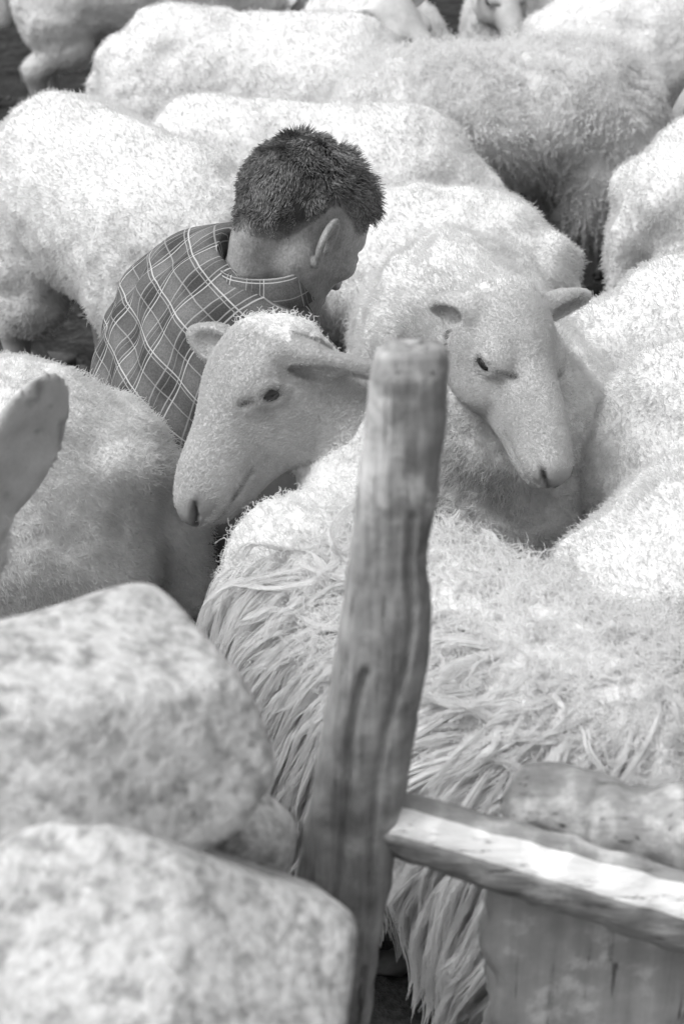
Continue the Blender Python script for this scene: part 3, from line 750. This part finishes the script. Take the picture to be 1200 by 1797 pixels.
# rows behind and beside the man
add('smooth shorn sheep behind the bowed curly-crowned one, rump sloping down to a dark gap', (-.13, 3.18), (.28, 2.95), s=.88)
add('shorn sheep with a ridged back directly behind the man\'s head', (.15, 3.50), (-.29, 3.57), s=.93)
add('broad shorn sheep behind the man\'s back, its high hips beside the dark yard', (-.27, 2.98), (-.55, 3.37), s=1.0, vr=.80)
add('large shorn sheep with its rump beside the bare yard, behind the ridged sheep', (.03, 4.17), (-.41, 4.28), s=1.0)
add('rough curly-woolled sheep with a shaggy darker hindquarter behind the shorn backs', (.12, 3.95), (.58, 4.06), s=.95, wool='curly', vr=.76)
add('sheep standing over the dark yard, its pale belly and legs showing', (-.42, 5.8), (-.90, 5.8), s=1.06, fuzz=.7)
pN, mN = at(680, -8, 4.3), at(775, 88, 4.24)
add('sheep peering with its face and ears over the rough curly back', (.13, 4.70), (.06, 5.12), s=.95, poll=pN, face=face_to(pN, mN), head_up=(.3, -.6, .8), hs=1.1, hres=.005, fuzz=.6)
pO, mO = at(880, -60, 4.75), at(915, 58, 4.65)
add('sheep lowering a grey muzzle beside the peering sheep', (.52, 5.15), (.62, 5.55), s=.95, poll=pO, face=face_to(pO, mO), hres=.007, fuzz=.6, tone_mul=.9)
add('pale shorn sheep standing behind the rough curly hindquarter', (1.12, 4.72), (.70, 4.62), s=1.0, fuzz=.7)
add('sheep with long hanging fleece beside the pale shorn one', (1.50, 4.22), (1.08, 4.2), s=.95, wool='long', res=.014)
add('shorn sheep showing its rump and tail beside the dark gap', (1.10, 3.48), (.72, 3.26), s=.97)
add('shorn sheep behind the other two rumps beside the bowed face', (.95, 2.56), (.56, 2.52), s=.92, width=.15)
add('shorn sheep in the middle of the three rumps beside the bowed face', (.90, 2.24), (.50, 2.21), s=.9, width=.15)
add('woolly shorn sheep below the bowed face, pressed against the long fleece', (.82, 1.90), (.45, 1.77), s=.92, width=.155)

# ------------------------------------------------------------------ the crouching man
def build_man():
    rng = np.random.default_rng(77)
    base = np.array([-.2, 2.28, 0.0]); root = empty('person', base)
    tag(root, 'crouching person in a checked shirt with short dark hair, bent among the sheep', 'person')
    ho = at(521, 400, 2.42) - base
    yaw, pit = R(38), R(41)
    f = np.array([math.cos(pit) * math.cos(yaw), math.cos(pit) * math.sin(yaw), -math.sin(pit)])
    hu = nrm(np.array([0, 0, 1.]) - f * f[2]); lf = np.cross(hu, f); HM = np.array([f, lf, hu])
    H = lambda a, b, c: ho + a * f + b * lf + c * hu
    P_ = lambda x, y, z: np.array([x, y, z]) - base
    nb = P_(-.112, 2.315, .685); S1 = P_(-.175, 2.325, .575); S2 = P_(-.26, 2.32, .46); S3 = P_(-.33, 2.30, .27)
    rt = nrm((.5, -.86, -.12)); ax = nrm(nb - S2); bk = nrm(np.cross(ax, rt)); bk = bk if bk[0] < 0 else -bk
    TM = np.array([rt, bk, ax])
    shR, elR, haR = P_(-.06, 2.205, .57), P_(.02, 2.28, .40), P_(.07, 2.50, .36)
    shL, elL, haL = P_(-.20, 2.46, .585), P_(-.08, 2.56, .40), P_(.05, 2.62, .36)
    hipR, knR, anR = P_(-.32, 2.21, .26), P_(-.06, 2.13, .40), P_(-.26, 2.19, .10)
    hipL, knL, anL = P_(-.32, 2.39, .26), P_(-.09, 2.46, .40), P_(-.26, 2.42, .10)
    # ---- body: head, neck, trunk, arms with hands, legs in one surface
    lo = np.array([-.36, -.32, -.01]); hi = np.array([.34, .44, .95])
    fl, fh = ho - .15, ho + .15
    fd = Field([axis(lo[k], hi[k], .009, fl[k], fh[k], .0023) for k in range(3)])
    E = lambda c, r, k=.02, op='+', M=HM: fd.ell(H(*c), np.array(r), M, k, op)
    Cn = lambda a, b, ra, rb, k=.02, op='+': fd.cone(H(*a), H(*b), ra, rb, k, op)
    fd.ell(S1, (.15, .095, .15), TM, .05); fd.ell(S2, (.13, .09, .13), TM, .06); fd.ell(S3, (.14, .11, .12), TM, .06)
    for a, b, c in ((shR, elR, haR), (shL, elL, haL)):
        fd.chain([a, b], [.05, .038], .03); fd.chain([b, c], [.037, .026], .02)
        d = nrm(c - b); sx = nrm(np.cross(d, (0, 0, 1))); dn = np.cross(sx, d); pc = c + d * .045
        fd.ell(pc, (.05, .042, .017), np.array([d, sx, dn]), .02)
        for q, ln in ((-.030, .060), (-.010, .072), (.010, .068), (.030, .052)):
            k0 = c + d * .085 + sx * q; k1 = k0 + (d * .75 - dn * .6) * ln * .5 * np.sign(dn[2]); k2 = k1 + (d * .15 - dn * np.sign(dn[2])) * ln * .45
            fd.chain([k0, k1, k2], [.0098, .0092, .0085], .004)
        t0 = c + d * .03 + sx * .038; fd.chain([t0, t0 + d * .03 + sx * .02, t0 + d * .055 + sx * .012 - dn * .02], [.0125, .011, .0095], .006)
    for a, b, c in ((hipR, knR, anR), (hipL, knL, anL)):
        fd.chain([a, b], [.075, .05], .03); fd.chain([b, c], [.05, .035], .03)
    # neck
    n0 = H(-.035, 0, -.045); fd.cone(n0, nb - np.array([0, 0, .02]), .049, .058, .03)
    fd.cone(H(-.01, -.05, -.055), nb + rt * .045 - bk * .05, .017, .015, .03)      # neck muscle on the near side
    fd.cone(H(-.075, -.018, -.05), nb + bk * .045 + rt * .02, .02, .024, .03)
    # skull and face
    E((-.018, 0, .035), (.098, .076, .088), .03); E((.038, 0, .035), (.055, .064, .060), .03)
    E((.042, 0, -.035), (.055, .056, .080), .03)
    Cn((.078, -.030, .030), (.078, .030, .030), .014, .014, .015)
    Cn((.090, 0, .018), (.112, 0, -.026), .008, .0115, .012)
    Cn((.07, 0, -.10), (.078, 0, -.104), .020, .018, .02)
    E((.092, 0, -.066), (.012, .025, .011), .014)
    for y in (-1, 1):
        Cn((-.012, y * .058, -.045), (.062, y * .024, -.098), .020, .019, .025)    # jaw
        E((.062, y * .046, -.010), (.028, .020, .020), .02)                         # cheekbone
        E((.104, y * .012, -.033), (.012, .0085, .008), .008)
        E((.106, y * .007, -.040), (.006, .004, .004), .003, '-')
        E((.096, y * .032, .010), (.014, .017, .010), .010, '-')
        E((.086, y * .032, .008), (.013, .014, .011), .004)
        # ear: tilted cup with a rolled rim
        c = H(-.014, y * .084, -.004); eb = nrm(-.88 * f + y * .47 * lf); ev = nrm(hu * .97 - f * .24); ev = nrm(ev - eb * (ev @ eb)); en = np.cross(eb, ev); en = en * np.sign(en @ lf) * y
        M3 = np.array([eb, ev, en]); fd.ell(c, (.0180, .031, .0060), M3, .006)
        fd.ell(c + en * .0075, (.0140, .0255, .0065), M3, .002, '-')
        ring = [c + en * .0035 + eb * (.0160 * math.cos(a)) + ev * (.0295 * math.sin(a)) for a in np.linspace(-1.25, 3.0, 18)]
        fd.chain(ring, [.0043] * 18, .0015)
        arc = [c + en * .002 + eb * (.0085 * math.cos(a) + .001) + ev * (.018 * math.sin(a) + .001) for a in np.linspace(-1.2, 1.5, 9)]
        fd.chain(arc, [.0036] * 9, .0025)
        fd.ell(c - eb * .005 - ev * .006 + en * .003, (.0075, .0120, .0120), M3, .002, '-')      # concha
        fd.ell(c - ev * .031 - eb * .006 + en * .001, (.0095, .0100, .0062), M3, .006)           # lobe
        fd.ell(c - eb * .0165 - ev * .006 + en * .003, (.0048, .0075, .0055), M3, .004)          # tragus
    Cn((.100, -.022, -.066), (.100, .022, -.066), .0022, .0022, .003, '-')
    V, F = fd.mesh(); V = smooth_mesh(V, F, 1, .35); N = vnormals(V, F)
    q = (V - ho) @ HM.T
    hl = .004 * vnoise(V, 60, 44) + np.interp(q[:, 0], [-.13, -.085, -.055, -.04, -.028, 0, .03, .05, .062, .085, .11], [-.058, -.060, -.046, -.008, .036, .040, .034, .030, .052, .082, .095])
    onhead = np.linalg.norm(q - np.array([-.01, 0, .02]), axis=1) < .15
    scalp = np.clip((q[:, 2] - hl + .003 * vnoise(V, 90, 5)) / .008, 0, 1) * onhead * (np.abs(q[:, 1]) < .082 + .0 * q[:, 0])
    earz = (np.abs(q[:, 1]) > .0775) & (q[:, 2] < .04); scalp[earz] = 0
    stub = np.clip((-.03 - q[:, 2]) / .02, 0, 1) * np.clip((q[:, 0] - .0) / .02, 0, 1) * onhead
    tone = .26 * np.ones(len(V)); tone *= 1 - .38 * stub; tone = tone * (1 - scalp) + (.16 - .13 * np.clip((q[:, 2] - hl) / .045, 0, 1)) * scalp
    tone *= 1 - .5 * np.exp(-(np.linalg.norm((q - np.array([.100, 0, -.066])) / np.array([.01, .024, .004]), axis=1)) ** 2)
    me = mesh_from('body', V, F); fattr(me, 'tone', tone); link('body', me, M_SKIN, root)
    # ---- hair
    fade = np.clip((q[:, 2] - hl) / .04, .12, 1)
    P, Nn = scatter(V, F, N, scalp * 300000 * fade, rng); n = len(P); hq = (P - ho) @ HM.T
    front = np.clip((hq[:, 0] + .035) / .06, 0, 1) * np.clip((hq[:, 2] - .055) / .03, 0, 1)
    crown = np.clip((hq[:, 2] - .09) / .02, 0, 1)
    side = 1 - np.maximum(front, crown)
    L = 0.009 * side + .023 * front + .015 * crown * (1 - front); L = L * rng.uniform(.5, 1.3, n) * np.clip((hq[:, 2] - np.interp(hq[:, 0], [-.1, -.03, .05], [-.08, .03, .03])) / .03, .3, 1)
    sw = np.stack([vnoise(P, 48, 90 + k) + .6 * vnoise(P, 110, 95 + k) for k in range(3)], 1)
    rad = (hq - np.array([-.065, .01, .12])) @ HM; rad = unit(rad - Nn * (rad * Nn).sum(1, keepdims=True))
    d0 = unit(Nn * (.30 + .75 * front + .1 * crown)[:, None] + rad * .7 + sw * .62 + runit(rng, n) * .2); d1 = unit(d0 + rad * .25 + sw * .5 + runit(rng, n) * .2)
    S = np.stack([P - Nn * .001, P + d0 * (L * .35)[:, None], P + d0 * (L * .6)[:, None] + d1 * (L * .1)[:, None], P + d0 * (L * .6)[:, None] + d1 * (L * .5)[:, None]], 1)
    hair_object('hair', S, np.array([.00045, .00045, .0004, .00015]), M_HAIR, root)
    # ---- shirt
    fs = Field([axis(lo[k] - .03, hi[k], .0065) for k in range(3)])
    fs.ell(S1 + bk * .01, (.195, .135, .165), TM, .05); fs.ell(S2 + bk * .005, (.165, .125, .16), TM, .08); fs.ell(S3 + ax * .05, (.155, .125, .12), TM, .08)
    fs.cone(nb - ax * .035 + bk * .005, nb - ax * .08, .082, .10, .07)
    for a, b, c in ((shR, elR, haR), (shL, elL, haL)):
        fs.chain([a, b], [.075, .058], .05); fs.chain([b, b + (c - b) * .75], [.056, .043], .03)
    # neck opening
    nd = nrm(n0 - nb); fs.cone(nb - nd * .02, nb + nd * .15, .060, .060, .01, '-')
    V, F = fs.mesh(); V = smooth_mesh(V, F, 1, .5); N = vnormals(V, F)
    tq = (V - S1) @ TM.T
    # folds that fan out from the shoulders
    fold = np.sin((tq[:, 2] * 55 + tq[:, 0] * 38) + 3 * vnoise(V, 7, 3)) * .5 + np.sin((tq[:, 2] * 30 - tq[:, 0] * 62) + 4 * vnoise(V, 6, 9)) * .5
    V = V + N * (fold * .0075 * np.clip(vnoise(V, 7, 21) + .45, 0, 1) + vnoise(V, 11, 31) * .009)[:, None]
    pu = tq[:, 0] + .18 * tq[:, 2] * tq[:, 0]; pv = tq[:, 2] + .25 * tq[:, 0] ** 2
    for a, b, c in ((shR, elR, haR), (shL, elL, haL)):
        d = nrm(b - a); h = (V - a) @ d; rad = np.linalg.norm(V - a - h[:, None] * d, axis=1)
        m = np.clip((h - .035) / .02, 0, 1) * (rad < .12); e1 = nrm(np.cross(d, bk)); 
        pv = pv * (1 - m) + h * m; pu = pu * (1 - m) + ((V - a) @ e1) * m
    me = mesh_from('shirt', V, F); fattr(me, 'pu', pu); fattr(me, 'pv', pv); shirt = link('shirt', me, M_PLAID, root)
    # ---- collar: a folded band round the neck
    e1 = nrm(rt - nd * (rt @ nd)); e2 = np.cross(nd, e1); cc = nb + nd * .018 + bk * .010
    m_ = 64; th = np.linspace(0, 2 * np.pi, m_, endpoint=False)
    prof = [(.074, -.020), (.0705, .008), (.069, .020), (.0705, .0238), (.0732, .0238), (.077, .012), (.083, -.006), (.0890, -.022), (.0872, -.0226), (.0815, -.008), (.0755, .006)]
    Vc = []
    for j, (r_, z_) in enumerate(prof):
        wob = 1 + .03 * np.sin(th * 2 + 1) + .02 * np.sin(th * 5 + j * .2)
        zz = z_ + .004 * np.sin(th * 2 + 2.2) + .003 * np.sin(th * 3)
        Vc.append(cc + e1 * (np.cos(th) * r_ * wob)[:, None] + e2 * (np.sin(th) * r_ * wob)[:, None] + nd * zz[:, None])
    k = len(prof); Vc = np.concatenate(Vc); i = np.arange(k * m_).reshape(k, m_); j = np.roll(i, -1, 1); i2, j2 = np.roll(i, -1, 0), np.roll(j, -1, 0)
    Fc = np.stack([i, i2, j2, j], -1).reshape(-1, 4)
    me = mesh_from('collar', Vc, Fc); fattr(me, 'pu', np.tile(th * .085, k)); fattr(me, 'pv', np.repeat(np.array([.02 - z * 1.2 for _, z in prof]), m_)); co = link('collar', me, M_PLAID, shirt)
    # ---- trousers and boots
    ft = Field([axis(lo[k] - .03, hi[k], .011) for k in range(3)])
    ft.ell(S3, (.165, .14, .13), TM, .05)
    for a, b, c in ((hipR, knR, anR), (hipL, knL, anL)):
        ft.chain([a, b], [.095, .072], .04); ft.chain([b, c], [.07, .058], .03)
    V, F = ft.mesh(); V = smooth_mesh(V, F, 1, .5); V = V + vnormals(V, F) * (fbm(V, 14, 6, 2) * .008)[:, None]
    link('trousers', mesh_from('trousers', V, F), M_TROUSER, root)
    for an in (anR, anL):
        fb = Field([axis(an[0] - .12, an[0] + .26, .008), axis(an[1] - .09, an[1] + .09, .008), axis(-.02, .22, .008)])
        fb.cone(an + [0, 0, .02], (an[0], an[1], .05), .05, .048, .02); fb.cone((an[0] - .03, an[1], .038), (an[0] + .15, an[1], .032), .04, .036, .03)
        V, F = fb.mesh(); link('boot', mesh_from('boot', V, F), M_BOOT, root)
build_man()
